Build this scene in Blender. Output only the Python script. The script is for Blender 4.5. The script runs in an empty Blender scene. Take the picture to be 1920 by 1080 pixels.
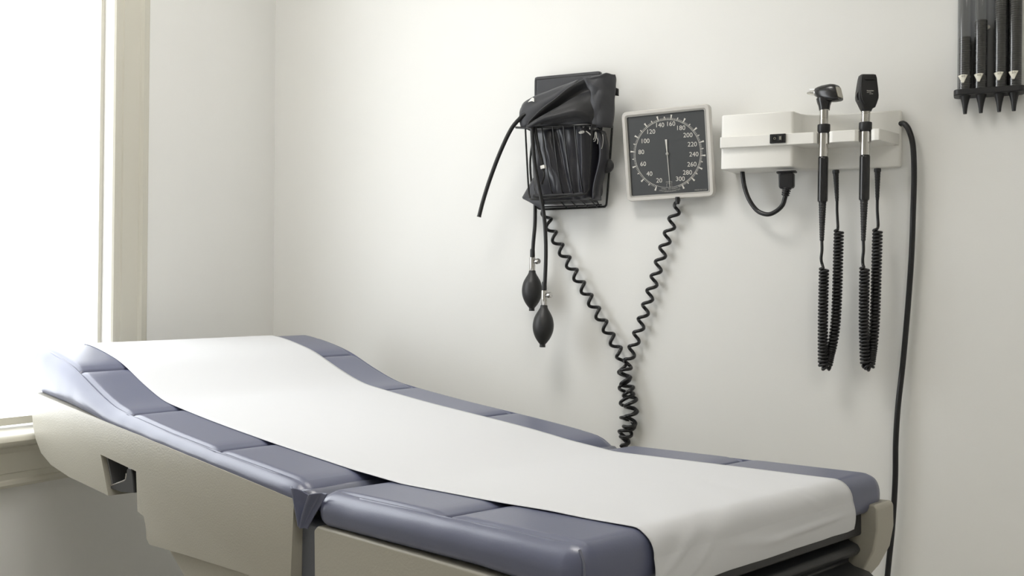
import bpy, bmesh, math, random
from mathutils import Vector, Matrix, noise
R = math.radians
random.seed(7)
S = bpy.context.scene
COL = S.collection

# ------------------------------------------------------------------ camera
CAM = Vector((1.8126, -2.22, 1.045))
CAM.x = 1.80228
YAW, PITCH, F = R(25.5), math.atan(55/1852.), 1852.
cd = bpy.data.cameras.new('camera'); cam = bpy.data.objects.new('camera', cd); COL.objects.link(cam)
cam.location = CAM; cam.rotation_euler = (R(90)+PITCH, 0, YAW)
cd.sensor_width = 36; cd.lens = 36*F/1920; cd.clip_start = 0.05
S.camera = cam

def P(px, py, y=0.):
    """point of the photograph at distance -y in front of the back wall"""
    a, b = (px-960)/F, (540-py)/F
    z = math.cos(PITCH)-b*math.sin(PITCH); u = math.sin(PITCH)+b*math.cos(PITCH)
    r = Vector((a*math.cos(YAW)-z*math.sin(YAW), a*math.sin(YAW)+z*math.cos(YAW), u))
    return CAM + r*((y-CAM.y)/r.y)

# ------------------------------------------------------------------ materials
def srgb(c):
    if isinstance(c, str):
        c = [int(c[i:i+2], 16)/255 for i in (0, 2, 4)]
    return tuple(x/12.92 if x <= .04045 else ((x+.055)/1.055)**2.4 for x in c)

def mat(name, col, rough=.5, metal=0., spec=.5, bump=0., bscale=200., coat=0., var=0., vscale=6., detail=3., sheen=0.):
    m = bpy.data.materials.new(name); m.use_nodes = True
    nt = m.node_tree; b = nt.nodes['Principled BSDF']
    c = srgb(col)
    b.inputs['Base Color'].default_value = (*c, 1)
    b.inputs['Roughness'].default_value = rough
    b.inputs['Metallic'].default_value = metal
    b.inputs['Specular IOR Level'].default_value = spec
    b.inputs['Coat Weight'].default_value = coat
    b.inputs['Coat Roughness'].default_value = .15
    b.inputs['Sheen Weight'].default_value = sheen
    tc = nt.nodes.new('ShaderNodeTexCoord')
    if bump:
        n = nt.nodes.new('ShaderNodeTexNoise'); n.inputs['Scale'].default_value = bscale; n.inputs['Detail'].default_value = detail
        nt.links.new(tc.outputs['Object'], n.inputs['Vector'])
        bp = nt.nodes.new('ShaderNodeBump'); bp.inputs['Strength'].default_value = bump; bp.inputs['Distance'].default_value = .001
        nt.links.new(n.outputs['Fac'], bp.inputs['Height']); nt.links.new(bp.outputs['Normal'], b.inputs['Normal'])
    if var:
        n = nt.nodes.new('ShaderNodeTexNoise'); n.inputs['Scale'].default_value = vscale; n.inputs['Detail'].default_value = 4
        nt.links.new(tc.outputs['Object'], n.inputs['Vector'])
        rp = nt.nodes.new('ShaderNodeValToRGB')
        rp.color_ramp.elements[0].color = (*[x*(1-var) for x in c], 1); rp.color_ramp.elements[1].color = (*[min(1, x*(1+var)) for x in c], 1)
        rp.color_ramp.elements[0].position = .3; rp.color_ramp.elements[1].position = .7
        nt.links.new(n.outputs['Fac'], rp.inputs['Fac']); nt.links.new(rp.outputs['Color'], b.inputs['Base Color'])
    return m

M = dict(
    wall=mat('wall_paint', 'ebebe9', .45, spec=.4, bump=.12, bscale=260, var=.012, vscale=3),
    trim=mat('trim_paint', 'cfccc0', .35, bump=.03, bscale=40),
    floor=mat('vinyl_floor', 'd0cdc7', .4, var=.12, vscale=14),
    ceil=mat('ceiling_paint', 'eceae2', .9),
    vinyl=mat('blue_grey_vinyl', '5e6279', .33, spec=.6, bump=.10, bscale=420, coat=.05),
    vinyl2=mat('dark_blue_grey_vinyl', '5f6272', .32, spec=.55, bump=.10, bscale=420, coat=.12),
    beige=mat('beige_textured_plastic', 'a9a599', .42, spec=.45, bump=.35, bscale=330),
    darkp=mat('dark_grey_plastic', '2c2c2e', .45, bump=.1, bscale=300),
    column=mat('grey_blue_column', '5d6069', .35, bump=.05),
    recess=mat('recess_grey', '666667', .5, bump=.2, bscale=300),
    lever=mat('lever_black', '38393b', .35),
    paper=mat('paper', 'd3d4d7', .75, spec=.2, bump=.25, bscale=35, detail=6),
    rubber=mat('black_rubber', '1e1e1f', .4, bump=.03),
    bulb=mat('bulb_rubber', '2a2a2b', .45, bump=.08, bscale=300),
    cable=mat('cable_black', '18181a', .3),
    nylon=mat('black_nylon', '232326', .5, bump=.3, bscale=600, sheen=.15),
    nylonL=mat('grey_nylon', '34353a', .5, bump=.3, bscale=600, sheen=.2),
    shiny=mat('shiny_black_vinyl', '29292f', .34, coat=.12, bump=.1, bscale=60),
    wire=mat('black_coated_wire', '151516', .35),
    white=mat('device_white_plastic', 'efeeea', .38, spec=.5, bump=.06, bscale=350),
    black=mat('gloss_black_plastic', '19191b', .25, coat=.2),
    blackm=mat('matt_black_plastic', '1d1d1f', .42, bump=.1, bscale=400),
    chrome=mat('chrome', 'd8d6d2', .12, metal=1),
    steel=mat('brushed_steel', 'c9c7c4', .25, metal=1),
    frame=mat('light_grey_plastic', 'd3d0cb', .3, coat=.2),
    dial=mat('dial_grey', '46484a', .5),
    ink=mat('dial_white', 'd9d7d0', .6),
    inkg=mat('dim_print', 'a5a39e', .6),
    label=mat('label_white', 'e4e1d4', .5),
    text=mat('label_print', '8b887c', .6),
    tubeback=mat('dispenser_grey', '6a6b6d', .35),
    spec=mat('specula_black', '161617', .5),
    clampw=mat('white_clamp', 'e8e6e0', .5),
    ground=mat('outside_ground', 'd8d8d4', .9),
)
def lens():
    m = mat('lens_glass', 'b9b4a6', .08, coat=.6); return m
M['lens'] = lens()
def clear(name, tint=(1, 1, 1), fac=.12, rough=.03):
    m = bpy.data.materials.new(name); m.use_nodes = True; nt = m.node_tree; nt.nodes.clear()
    o = nt.nodes.new('ShaderNodeOutputMaterial'); mx = nt.nodes.new('ShaderNodeMixShader')
    t = nt.nodes.new('ShaderNodeBsdfTransparent'); t.inputs[0].default_value = (*tint, 1)
    g = nt.nodes.new('ShaderNodeBsdfGlossy'); g.inputs['Roughness'].default_value = rough
    fr = nt.nodes.new('ShaderNodeFresnel'); fr.inputs['IOR'].default_value = 1.0+fac*4
    ge = nt.nodes.new('ShaderNodeNewGeometry'); inv = nt.nodes.new('ShaderNodeMath'); inv.operation = 'SUBTRACT'; inv.inputs[0].default_value = 1
    mu = nt.nodes.new('ShaderNodeMath'); mu.operation = 'MULTIPLY'
    nt.links.new(ge.outputs['Backfacing'], inv.inputs[1]); nt.links.new(inv.outputs[0], mu.inputs[0]); nt.links.new(fr.outputs[0], mu.inputs[1])
    nt.links.new(mu.outputs[0], mx.inputs[0]); nt.links.new(t.outputs[0], mx.inputs[1]); nt.links.new(g.outputs[0], mx.inputs[2])
    nt.links.new(mx.outputs[0], o.inputs[0]); return m
M['pane'] = clear('window_glass', fac=.11)
M['tube'] = clear('clear_plastic', (.95, .955, .96), fac=.22, rough=.06)

# ------------------------------------------------------------------ object helpers
ROOTM = {}
def thing(name, loc, label, cat, group=None, rot=(0, 0, 0)):
    o = bpy.data.objects.new(name, None); o.empty_display_size = .05; COL.objects.link(o)
    o.location = loc; o.rotation_euler = rot
    o['label'] = label; o['category'] = cat
    if group: o['group'] = group
    ROOTM[o.name] = Matrix.LocRotScale(Vector(loc), __import__('mathutils').Euler(rot), None)
    return o

def mk(name, V, Fc, m, parent=None, local=False, smooth=True, bevel=0., seg=3, solid=0., sub=0, off=0., label=None, angle=40):
    me = bpy.data.meshes.new(name)
    top = parent
    while top is not None and top.parent is not None: top = top.parent
    if parent is not None and not local:
        inv = ROOTM[top.name].inverted(); V = [inv @ Vector(v) for v in V]
    me.from_pydata([tuple(v) for v in V], [], Fc); me.update()
    bm = bmesh.new(); bm.from_mesh(me); bmesh.ops.recalc_face_normals(bm, faces=bm.faces); bm.to_mesh(me); bm.free()
    o = bpy.data.objects.new(name, me); COL.objects.link(o)
    me.materials.append(m if not isinstance(m, str) else M[m])
    if parent is not None: o.parent = parent
    if smooth:
        for p in me.polygons: p.use_smooth = True
        if angle: me.set_sharp_from_angle(angle=R(angle))
    if solid:
        s = o.modifiers.new('Solidify', 'SOLIDIFY'); s.thickness = solid; s.offset = off
    if bevel:
        b = o.modifiers.new('Bevel', 'BEVEL'); b.width = bevel; b.segments = seg; b.limit_method = 'ANGLE'; b.angle_limit = R(30); b.harden_normals = True
    if sub:
        s = o.modifiers.new('Subdivision', 'SUBSURF'); s.levels = sub; s.render_levels = sub
    if label: o['label'] = label
    return o

def merge(*parts):
    V, Fc = [], []
    for v, f in parts:
        n = len(V); V += list(v); Fc += [tuple(i+n for i in q) for q in f]
    return V, Fc

def box(x0, x1, y0, y1, z0, z1):
    V = [(x, y, z) for x in (x0, x1) for y in (y0, y1) for z in (z0, z1)]
    return V, [(0, 1, 3, 2), (4, 6, 7, 5), (0, 4, 5, 1), (2, 3, 7, 6), (0, 2, 6, 4), (1, 5, 7, 3)]

def prism(poly, a, b, axis='y'):
    """2D polygon extruded along an axis; poly coords are the other two axes in xyz order"""
    def to(p, t):
        return {'x': (t, p[0], p[1]), 'y': (p[0], t, p[1]), 'z': (p[0], p[1], t)}[axis]
    n = len(poly)
    V = [to(p, a) for p in poly]+[to(p, b) for p in poly]
    return V, [tuple(range(n)), tuple(range(2*n-1, n-1, -1))]+[(i, (i+1) % n, n+(i+1) % n, n+i) for i in range(n)]

def rbox(xs, ys, zs, r):
    """lattice box surface with rounded edges of radius r"""
    idx, V, Fc = {}, [], []
    nx, ny, nz = len(xs)-1, len(ys)-1, len(zs)-1
    def vid(i, j, k):
        if (i, j, k) not in idx:
            p = Vector((xs[i], ys[j], zs[k]))
            c = Vector((min(max(p.x, xs[0]+r), xs[-1]-r), min(max(p.y, ys[0]+r), ys[-1]-r), min(max(p.z, zs[0]+r), zs[-1]-r)))
            d = p-c
            if d.length > 1e-9:
                m = max(abs(d.x), abs(d.y), abs(d.z))
                d = d.normalized()*m
                # spread lattice evenly over the round
            idx[(i, j, k)] = len(V); V.append(c+d)
        return idx[(i, j, k)]
    for i in range(nx):
        for j in range(ny):
            for k in (0, nz): Fc.append((vid(i, j, k), vid(i+1, j, k), vid(i+1, j+1, k), vid(i, j+1, k)))
        for k in range(nz):
            for j in (0, ny): Fc.append((vid(i, j, k), vid(i+1, j, k), vid(i+1, j, k+1), vid(i, j, k+1)))
    for j in range(ny):
        for k in range(nz):
            for i in (0, nx): Fc.append((vid(i, j, k), vid(i, j+1, k), vid(i, j+1, k+1), vid(i, j, k+1)))
    return V, Fc

def lin(a, b, n): return [a+(b-a)*i/n for i in range(n+1)]

def spline(pts, n=8):
    """Catmull-Rom through 3D points"""
    p = [Vector(q) for q in pts]; p = [2*p[0]-p[1]]+p+[2*p[-1]-p[-2]]
    out = []
    for i in range(1, len(p)-2):
        for k in range(n):
            t = k/n; a, b, c, d = p[i-1], p[i], p[i+1], p[i+2]
            out.append(.5*((2*b)+(c-a)*t+(2*a-5*b+4*c-d)*t*t+(3*b-a-3*c+d)*t**3))
    out.append(p[-2]); return out

def tube(path, r, seg=10, cap=True, closed=False):
    """round tube along a path; r a number or a function of the fraction along it"""
    path = [Vector(p) for p in path]; n = len(path)
    V, Fc = [], []
    t0 = (path[1]-path[0]).normalized()
    u = t0.orthogonal().normalized()
    for i, p in enumerate(path):
        if closed: t = (path[(i+1) % n]-path[i-1]).normalized()
        else: t = (path[min(i+1, n-1)]-path[max(i-1, 0)]).normalized()
        u = (u-t*u.dot(t)).normalized(); w = t.cross(u)
        rr = r(i/(n-1)) if callable(r) else r
        for k in range(seg):
            a = 2*math.pi*k/seg; V.append(p+(u*math.cos(a)+w*math.sin(a))*rr)
    m = n if closed else n-1
    for i in range(m):
        for k in range(seg):
            j = (i+1) % n
            Fc.append((i*seg+k, i*seg+(k+1) % seg, j*seg+(k+1) % seg, j*seg+k))
    if cap and not closed:
        Fc.append(tuple(range(seg))[::-1]); Fc.append(tuple(range((n-1)*seg, n*seg)))
    return V, Fc

def lathe(prof, o, axis=(0, 0, 1), seg=24, cap=True):
    """profile [(radius, distance along axis)] turned about an axis through o"""
    ax = Vector(axis).normalized(); u = ax.orthogonal().normalized(); w = ax.cross(u); o = Vector(o)
    V, Fc = [], []
    for r, h in prof:
        for k in range(seg):
            a = 2*math.pi*k/seg; V.append(o+ax*h+(u*math.cos(a)+w*math.sin(a))*r)
    for i in range(len(prof)-1):
        for k in range(seg): Fc.append((i*seg+k, i*seg+(k+1) % seg, (i+1)*seg+(k+1) % seg, (i+1)*seg+k))
    if cap:
        Fc.append(tuple(range(seg))[::-1]); Fc.append(tuple(range((len(prof)-1)*seg, len(prof)*seg)))
    return V, Fc

def loft(rings, cap=True):
    n = len(rings[0]); V = [v for r in rings for v in r]; Fc = []
    for i in range(len(rings)-1):
        for k in range(n): Fc.append((i*n+k, i*n+(k+1) % n, (i+1)*n+(k+1) % n, (i+1)*n+k))
    if cap: Fc += [tuple(range(n))[::-1], tuple(range((len(rings)-1)*n, len(rings)*n))]
    return V, Fc

def grid(rows):
    n = len(rows[0]); V = [v for r in rows for v in r]
    return V, [(i*n+k, i*n+k+1, (i+1)*n+k+1, (i+1)*n+k) for i in range(len(rows)-1) for k in range(n-1)]

def rrect(w, h, r, n=5):
    out = []
    for cx, cy, a0 in ((w/2-r, h/2-r, 0), (-w/2+r, h/2-r, 90), (-w/2+r, -h/2+r, 180), (w/2-r, -h/2+r, 270)):
        for k in range(n+1):
            a = R(a0+90*k/n); out.append((cx+r*math.cos(a), cy+r*math.sin(a)))
    return out

def text(s, size, ext=.0002, align='CENTER'):
    """mesh data of a word lying in the x-y plane, centred"""
    c = bpy.data.curves.new('txt', 'FONT'); c.body = s; c.size = size; c.extrude = ext; c.align_x = align; c.align_y = 'CENTER'; c.resolution_u = 3
    o = bpy.data.objects.new('txt', c); COL.objects.link(o)
    dg = bpy.context.evaluated_depsgraph_get(); dg.update()
    me = bpy.data.meshes.new_from_object(o.evaluated_get(dg))
    V = [v.co.copy() for v in me.vertices]; Fc = [tuple(p.vertices) for p in me.polygons]
    bpy.data.objects.remove(o); bpy.data.curves.remove(c); bpy.data.meshes.remove(me)
    return V, Fc

def xf(vf, mtx): return [mtx @ Vector(v) for v in vf[0]], vf[1]
def interp(tab, x):
    if x <= tab[0][0]: return tab[0][1]
    for (a, p), (b, q) in zip(tab, tab[1:]):
        if x <= b: return p+(q-p)*(x-a)/(b-a)
    return tab[-1][1]
def smooth_tab(tab, n=10):
    pts = spline([(a, b, 0) for a, b in tab], n); return sorted([(p.x, p.y) for p in pts])
def nz(x, y, z=0.): return noise.noise(Vector((x, y, z)))

def structure(o, label=None):
    o['kind'] = 'structure'
    if label: o['label'] = label
    return o

# ------------------------------------------------------------------ room
RX, RY, RZ = 4.4, -5.0, 2.6
WY0, WY1, WZ0, WZ1 = -.585, -1.30, .812, 2.25         # window opening in the left wall
structure(mk('floor', *box(-.2, RX+.1, RY-.1, .1, -.1, 0), 'floor', smooth=False), 'floor of the room')
structure(mk('ceiling', *box(-.2, RX+.1, RY-.1, .1, RZ, RZ+.1), 'ceil', smooth=False), 'plain ceiling')
structure(mk('wall_back', *box(-.2, RX+.1, 0, .1, 0, RZ), 'wall', smooth=False), 'off white wall the instruments hang on')
structure(mk('wall_right', *box(RX, RX+.1, RY, 0, 0, RZ), 'wall', smooth=False), 'wall on the right')
structure(mk('wall_front', *box(-.2, RX+.1, RY-.1, RY, 0, RZ), 'wall', smooth=False), 'wall behind the viewer')
wl = merge(box(-.07, 0, WY0, 0, 0, RZ), box(-.07, 0, RY, WY1, 0, RZ), box(-.07, 0, WY1, WY0, 0, WZ0), box(-.07, 0, WY1, WY0, WZ1, RZ))
structure(mk('wall_left', *wl, 'wall', smooth=False), 'wall with the window')
bbp = [(0, 0), (-.014, 0), (-.014, .075), (-.010, .085), (-.006, .09), (0, .092)]
structure(mk('baseboard_back', *prism([(-.0+y, z) for y, z in bbp], .02, RX-.001, 'x'), 'trim', smooth=False), 'baseboard')
structure(mk('baseboard_left', *prism([(-y, z) for y, z in bbp], RY+.02, -.02, 'y'), 'trim', smooth=False), 'baseboard')

win = bpy.data.objects.new('window_1', None); COL.objects.link(win); win.location = (0, (WY0+WY1)/2, WZ0)
ROOTM[win.name] = Matrix.Translation(win.location)
structure(win, 'bright window with off white moulded casing and sill')
# casing: moulded profile (distance outwards from opening, thickness)
cw = .108
prof = [(0, 0), (0, .012), (.003, .016), (.010, .017), (.013, .014), (.024, .014), (.026, .0165), (.072, .0175), (.075, .021), (.080, .0235),
        (.088, .0215), (.091, .018), (.098, .0175), (.102, .013), (cw, .011), (cw, 0)]
mk('casing', *prism([(t, WY0+d) for d, t in prof], WZ0-.005, WZ1, 'z'), 'trim', win, smooth=False)
mk('casing', *prism([(t, WY1-d) for d, t in prof], WZ0-.005, WZ1, 'z'), 'trim', win, smooth=False)
mk('head_casing', *prism([(t, WZ1+d) for d, t in prof], WY1-cw, WY0+cw, 'y'), 'trim', win, smooth=False)
sill = [(-.07, .806), (-.07, .818), (.030, .812), (.045, .810), (.052, .804), (.054, .797), (.050, .790), (.042, .786), (.0, .786), (-.01, .79)]
mk('sill', *prism(sill, WY1-cw-.02, WY0+cw+.012, 'y'), 'trim', win, smooth=True, angle=35)
apr = [(0, .787), (.030, .787), (.030, .781), (.024, .775), (.020, .770), (.0195, .730), (.017, .728), (.017, .716), (.0215, .713), (.022, .706), (.018, .700), (.010, .698), (0, .698)]
mk('apron', *prism(apr, WY1-cw, WY0+cw, 'y'), 'trim', win, smooth=True, angle=25)
# jamb liners and sash
jb = box(-.07, 0, WY1, WY0, WZ1-.012, WZ1)
mk('head_jamb', *jb, 'trim', win, smooth=False)
a, b, w_ = WY0-.0005, WY1+.0005, .010
sh = mk('sash', *merge(box(-.050, -.018, a-w_, a, WZ0+.014, WZ1-.013), box(-.050, -.018, b, b+w_, WZ0+.014, WZ1-.013),
                       box(-.050, -.018, b+w_, a-w_, WZ0+.010, WZ0+.026), box(-.050, -.018, b+w_, a-w_, WZ1-.025, WZ1-.013)), 'trim', win, smooth=False)
mk('pane', *box(-.037, -.031, b+w_-.004, a-w_+.004, WZ0+.022, WZ1-.02), 'pane', sh, smooth=False)

# ceiling lamps (a pair of lay-in troffers)
for i, (x, y) in enumerate(((.80, -1.15), (2.6, -2.7))):
    t = thing('ceiling_light', (x, y, RZ), 'white ceiling light panel above the room, %s' % ('nearer the window wall' if i == 0 else 'further from the window wall'), 'ceiling light', 'ceiling lights')
    mk('frame', *merge(box(x-.31, x+.31, y-.31, y-.29, RZ-.03, RZ), box(x-.31, x+.31, y+.29, y+.31, RZ-.03, RZ),
                       box(x-.31, x-.29, y-.29, y+.29, RZ-.03, RZ), box(x+.29, x+.31, y-.29, y+.29, RZ-.03, RZ)), 'trim', t, smooth=False)
    em = bpy.data.materials.new('lamp_diffuser'); em.use_nodes = True
    pb = em.node_tree.nodes['Principled BSDF']; pb.inputs['Emission Color'].default_value = (1, .97, .92, 1)
    pb.inputs['Emission Strength'].default_value = 14.5
    mk('diffuser', *box(x-.29, x+.29, y-.29, y+.29, RZ-.02, RZ-.006), em, t, smooth=False)

# ------------------------------------------------------------------ exam table
ND = .225
def tw():
    X, Z = -1.137*ND, 5.77*ND
    c, s = math.cos(YAW), math.sin(YAW)
    return (CAM.x+X*c-Z*s, CAM.y+X*s+Z*c, 0)
TB = thing('exam_table', tw(), 'blue-grey padded exam table with a raised head section and beige plastic body', 'exam table', rot=(0, 0, R(-45)+YAW))
W_ = .664; ST = .82
shell = lambda x: .7965-.0965*x                        # upper edge line of the back shell (x negative towards the head)
back_tab = smooth_tab([(-1.05, .988), (-.98, .981), (-.90, .966), (-.83, .948), (-.74, .915), (-.66, .890), (-.595, .879), (-.45, .861), (-.30, .846), (-.15, .833), (-.05, .825), (.02, .820)])
def ZT(x, y=0.):
    # the far side of the raised section sits a touch higher
    return interp(back_tab, x)+.017*(1-math.exp(x/.12))*y/W_ if x < 0 else ST

def ylist():
    a = [0, .002, .004, .006, .009, .012, .014, .0155, .017, .0185, .020, .0225, .026, .031, .038, .05, .07, .1]
    return a+lin(.15, W_-.15, 10)+[W_-v for v in reversed(a)]
def xlist(x0, x1, seams):
    s = set()
    x = x0
    while x < x1: s.add(round(x, 4)); x += .014
    for q in seams:
        for d in (-.02, -.014, -.010, -.007, -.005, -.0035, -.002, -.001, 0, .001, .002, .0035, .005, .007, .010, .014, .02):
            if x0 < q+d < x1: s.add(round(q+d, 4))
    for e in (.002, .004, .007, .010, .014, .019, .025, .032): s.add(round(x0+e, 4)); s.add(round(x1-e, 4))
    s = sorted(v for v in s if x0 <= v < x1-.0005)+[x1]
    out = [s[0]]
    for v in s[1:]:
        if v-out[-1] > .0006: out.append(v)
    out[-1] = x1
    return out

def cushion(name, x0, x1, seams, zt, zb, rr, side, m):
    """padded section: rounded lattice whose top follows zt(x) and bottom zb(x), with sewn grooves across and along the edges"""
    T = .09
    zs = [0, .012, .025, .04, .055, .066, .074, .081, .086, .09]
    V, Fc = rbox(xlist(x0, x1, seams), ylist(), zs, rr)
    out = []
    for v in V:
        x, y, h = v.x, v.y, v.z
        top, bot = zt(x, y), zb(x)
        th = top-bot
        # keep the round of the top edge, squeeze the rest of the side
        if h > T-rr: z = top-(T-h)
        else: z = bot+(h/(T-rr))*(th-rr)
        up = min(1., max(0., (h-(T-rr*.75))/(rr*.75)))
        if up > 0:
            dy = min(y, W_-y)
            inner = min(1., max(0., (dy-.012)/.008))
            for q in seams:
                d = abs(x-q)
                z -= up*inner*(.0055*math.exp(-(d/.0030)**2)+.0045*math.exp(-(d/.016)**2))
            z -= up*.0034*math.exp(-((dy-.0175)/.0020)**2)*min(1., max(0., (x-x0-.012)/.05), 1.)*min(1., max(0., (x1-.012-x)/.03))
        k = math.sin(math.pi*min(1, max(0, (z-bot)/max(th, .01))))
        if y < .02: y -= side*k; y += .0012*nz(x*22, z*30, 1)
        if y > W_-.02: y += side*k
        out.append((x, y, z))
    o = mk(name, out, Fc, m, TB, local=True, angle=0)
    bm = bmesh.new(); bm.from_mesh(o.data)
    cv = [v for v in bm.verts if min(v.co.x-x0, x1-v.co.x) < rr and min(v.co.y+side, W_+side-v.co.y) < rr]
    for _ in range(6): bmesh.ops.smooth_vert(bm, verts=cv, factor=.5, use_axis_x=True, use_axis_y=True, use_axis_z=True)
    bmesh.ops.remove_doubles(bm, verts=cv, dist=.0009)
    bmesh.ops.recalc_face_normals(bm, faces=bm.faces); bm.to_mesh(o.data); bm.free()
    for p in o.data.polygons: p.use_smooth = True
    return o

seat = cushion('seat_cushion', .000, .462, [.238], ZT, lambda x: .772-.008*min(1, max(0, (x-.30)/.15)), .024, .005, 'vinyl')
back = cushion('back_cushion', -1.035, -.024, [-.288, -.594, -.822], lambda x, y: ZT(x, y)-.014*math.exp(-((x+.024)/.026)**2), lambda x: shell(x)-.004, .026, .004, 'vinyl')
# welts along the long edges and down the foot corners
def welt(xs, y, zt, dz, r=.0016):
    n = len(xs)-1
    return tube([(x, y+(.006 if y < .3 else -.006)*max(0, 1-min(i, n-i)/3), zt(x, y)+dz-.007*max(0, 1-min(i, n-i)/3)) for i, x in enumerate(xs)], r, 6)
for yy in (.0125, W_-.0125):
    mk('welt', *welt(lin(.05, .445, 40), yy, ZT, -.0040), 'vinyl', seat, local=True)
    mk('welt', *welt(lin(-1.0, -.075, 80), yy, ZT, -.0044), 'vinyl', back, local=True)
for yy, sg in ((.0035, 1),):
    mk('corner_seam', *tube(spline([(.449, yy+.004*sg, .8145), (.4575, yy+.0005*sg, .803), (.4600, yy-.002*sg, .79), (.4585, yy-.001*sg, .772)], 5), .0014, 6), 'vinyl2', seat, local=True)
# fabric between the two cushions
rows = []
for i in range(13):
    x = -.045+.062*i/12
    u = (x+.005)/.03
    rows.append([(x, y, .8005+.012*min(1, u*u)-.004*math.cos(y*40+u)*.3) for y in lin(.006, W_-.006, 30)])
mk('hinge_fabric', *grid(rows), 'vinyl2', TB, local=True, solid=.004)
def gusset(yb, sg):
    rows = []
    for i in range(25):
        w = i/24.
        row = []
        for k in range(41):
            u = -1+2*k/40.
            hw = .032*(1-w)**1.1+.011
            x = -.014-.014*w+u*hw
            z = .8185-.052*w-.013*(1-w)*math.exp(-(u/.35)**2)
            rid = .50-.45*w
            b = .0150*math.exp(-((u-rid)/.12)**2)*(1-.6*w)+.007*math.exp(-((u+.70)/.18)**2)*(1-w*.6)-.012*math.exp(-((u-rid+.50)/.26)**2)*(1-.3*w)
            row.append((x, yb-sg*(.002+b), z))
        rows.append(row)
    return mk('gusset', *grid(rows), 'vinyl', TB, local=True, solid=.002, sub=1, angle=0)
gusset(0, 1)

# beige back shell with a recess for the release lever
def shell_obj():
    pts = [(-.048, shell(-.048)), (-1.0, shell(-1.0)), (-1.012, .880), (-1.014, .85), (-1.008, .825), (-.992, .800), (-.962, .775), (-.91, .757),
           (-.82, .744), (-.664, .733), (-.53, .7215), (-.500, .715), (-.492, .700), (-.488, .680), (-.478, .672), (-.36, .676), (-.17, .680), (-.056, .676)]
    o = mk('back_shell', *prism(pts, -.003, W_+.003, 'y'), 'beige', TB, local=True, smooth=True, angle=35)
    # cut the recess
    c = [(-.676, .800), (-.530, .786), (-.523, .72), (-.522, .66), (-.60, .66), (-.635, .72), (-.655, .76)]
    cut = mk('cut', *prism(c, -.05, .085, 'y'), 'beige', None, smooth=False)
    cut.parent = TB
    bpy.context.view_layer.update()
    b = o.modifiers.new('b', 'BOOLEAN'); b.object = cut; b.operation = 'DIFFERENCE'; b.solver = 'EXACT'
    v = o.modifiers.new('bev', 'BEVEL'); v.width = .011; v.segments = 4; v.limit_method = 'ANGLE'; v.angle_limit = R(50)
    dg = bpy.context.evaluated_depsgraph_get(); dg.update()
    me = bpy.data.meshes.new_from_object(o.evaluated_get(dg)); o.modifiers.clear(); o.data = me
    bpy.data.objects.remove(cut)
    for p in me.polygons: p.use_smooth = True
    me.set_sharp_from_angle(angle=R(38))
    return o
bs = shell_obj()
mk('recess_liner', *merge(box(-.66, -.522, .078, .0835, .741, .797), prism([(-.6745, .7985), (-.6535, .760), (-.644, .741), (-.638, .741), (-.648, .760), (-.667, .7955)], .006, .083, 'y'),
                          prism([(-.674, .7995), (-.531, .7855), (-.531, .782), (-.674, .796)], .006, .083, 'y')), 'recess', bs, local=True, smooth=False)
# release lever: upright lug and a blade reaching towards the head
lv = [(-.650, .746), (-.592, .762), (-.586, .768), (-.583, .782), (-.577, .787), (-.566, .786), (-.560, .776), (-.553, .746), (-.60, .741), (-.650, .7415)]
LV = mk('release_lever', *prism(lv, .004, .072, 'y'), 'lever', TB, local=True, bevel=.0025, smooth=True, label='dark grey release lever')
mk('lever_edge', *tube(spline([(-.649, .0045, .7468), (-.593, .0045, .7625), (-.5866, .0045, .768), (-.5845, .0045, .776)], 6), .0013, 8), 'steel', LV, local=True)

# body below
mk('pedestal', *prism([(-.45, .673), (-.47, .69), (.41, .74), (.41, .04), (-.30, .04), (-.325, .50)], .06, W_-.06, 'y'), 'column', TB, local=True, bevel=.012, smooth=True)
lower = [(-.482, .674), (-.05, .680), (-.05, .05), (-.28, .05), (-.32, .42), (-.345, .54), (-.39, .618)]
for a, b in ((.020, .058), (W_-.058, W_-.020)):
    mk('lower_panel', *prism(lower, a, b, 'y'), 'beige', TB, local=True, bevel=.008, smooth=True)
for a, b in ((.012, .055), (W_-.055, W_-.012)):
    mk('hinge_column', *box(-.058, .012, a, b, .05, .775), 'column', TB, local=True, bevel=.01, smooth=True)
mk('base_plinth', *box(-.28, .40, .03, W_-.03, .0, .06), 'darkp', TB, local=True, bevel=.008, smooth=True)
side = [(.0, .768), (.008, .7745), (.448, .768), (.452, .780), (.470, .781), (.474, .776), (.474, .745), (.468, .715), (.452, .685), (.432, .660), (.415, .62), (.405, .55), (.40, .40), (.40, .05), (.02, .05), (.010, .40)]
for a, b in ((-.004, .050), (W_-.050, W_+.004)):
    mk('side_panel', *prism(side, a, b, 'y'), 'beige', TB, local=True, bevel=.012, seg=4, smooth=True)
mk('seat_deck', *box(.01, .45, .02, W_-.02, .735, .774), 'darkp', TB, local=True, bevel=.004, smooth=True)
dr = [(.30, .760), (.425, .760), (.428, .732), (.436, .727), (.448, .723), (.452, .716), (.447, .708), (.436, .704), (.433, .697), (.442, .692), (.464, .688), (.474, .680), (.476, .670),
      (.468, .658), (.450, .648), (.44, .63), (.43, .52), (.30, .52)]
DRW = mk('step_drawer', *prism(dr, .054, W_-.054, 'y'), 'darkp', TB, local=True, bevel=.003, smooth=True)
mk('foot_drawer', *box(.30, .42, .08, W_-.08, .12, .50), 'darkp', TB, local=True, bevel=.01, smooth=True)

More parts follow.
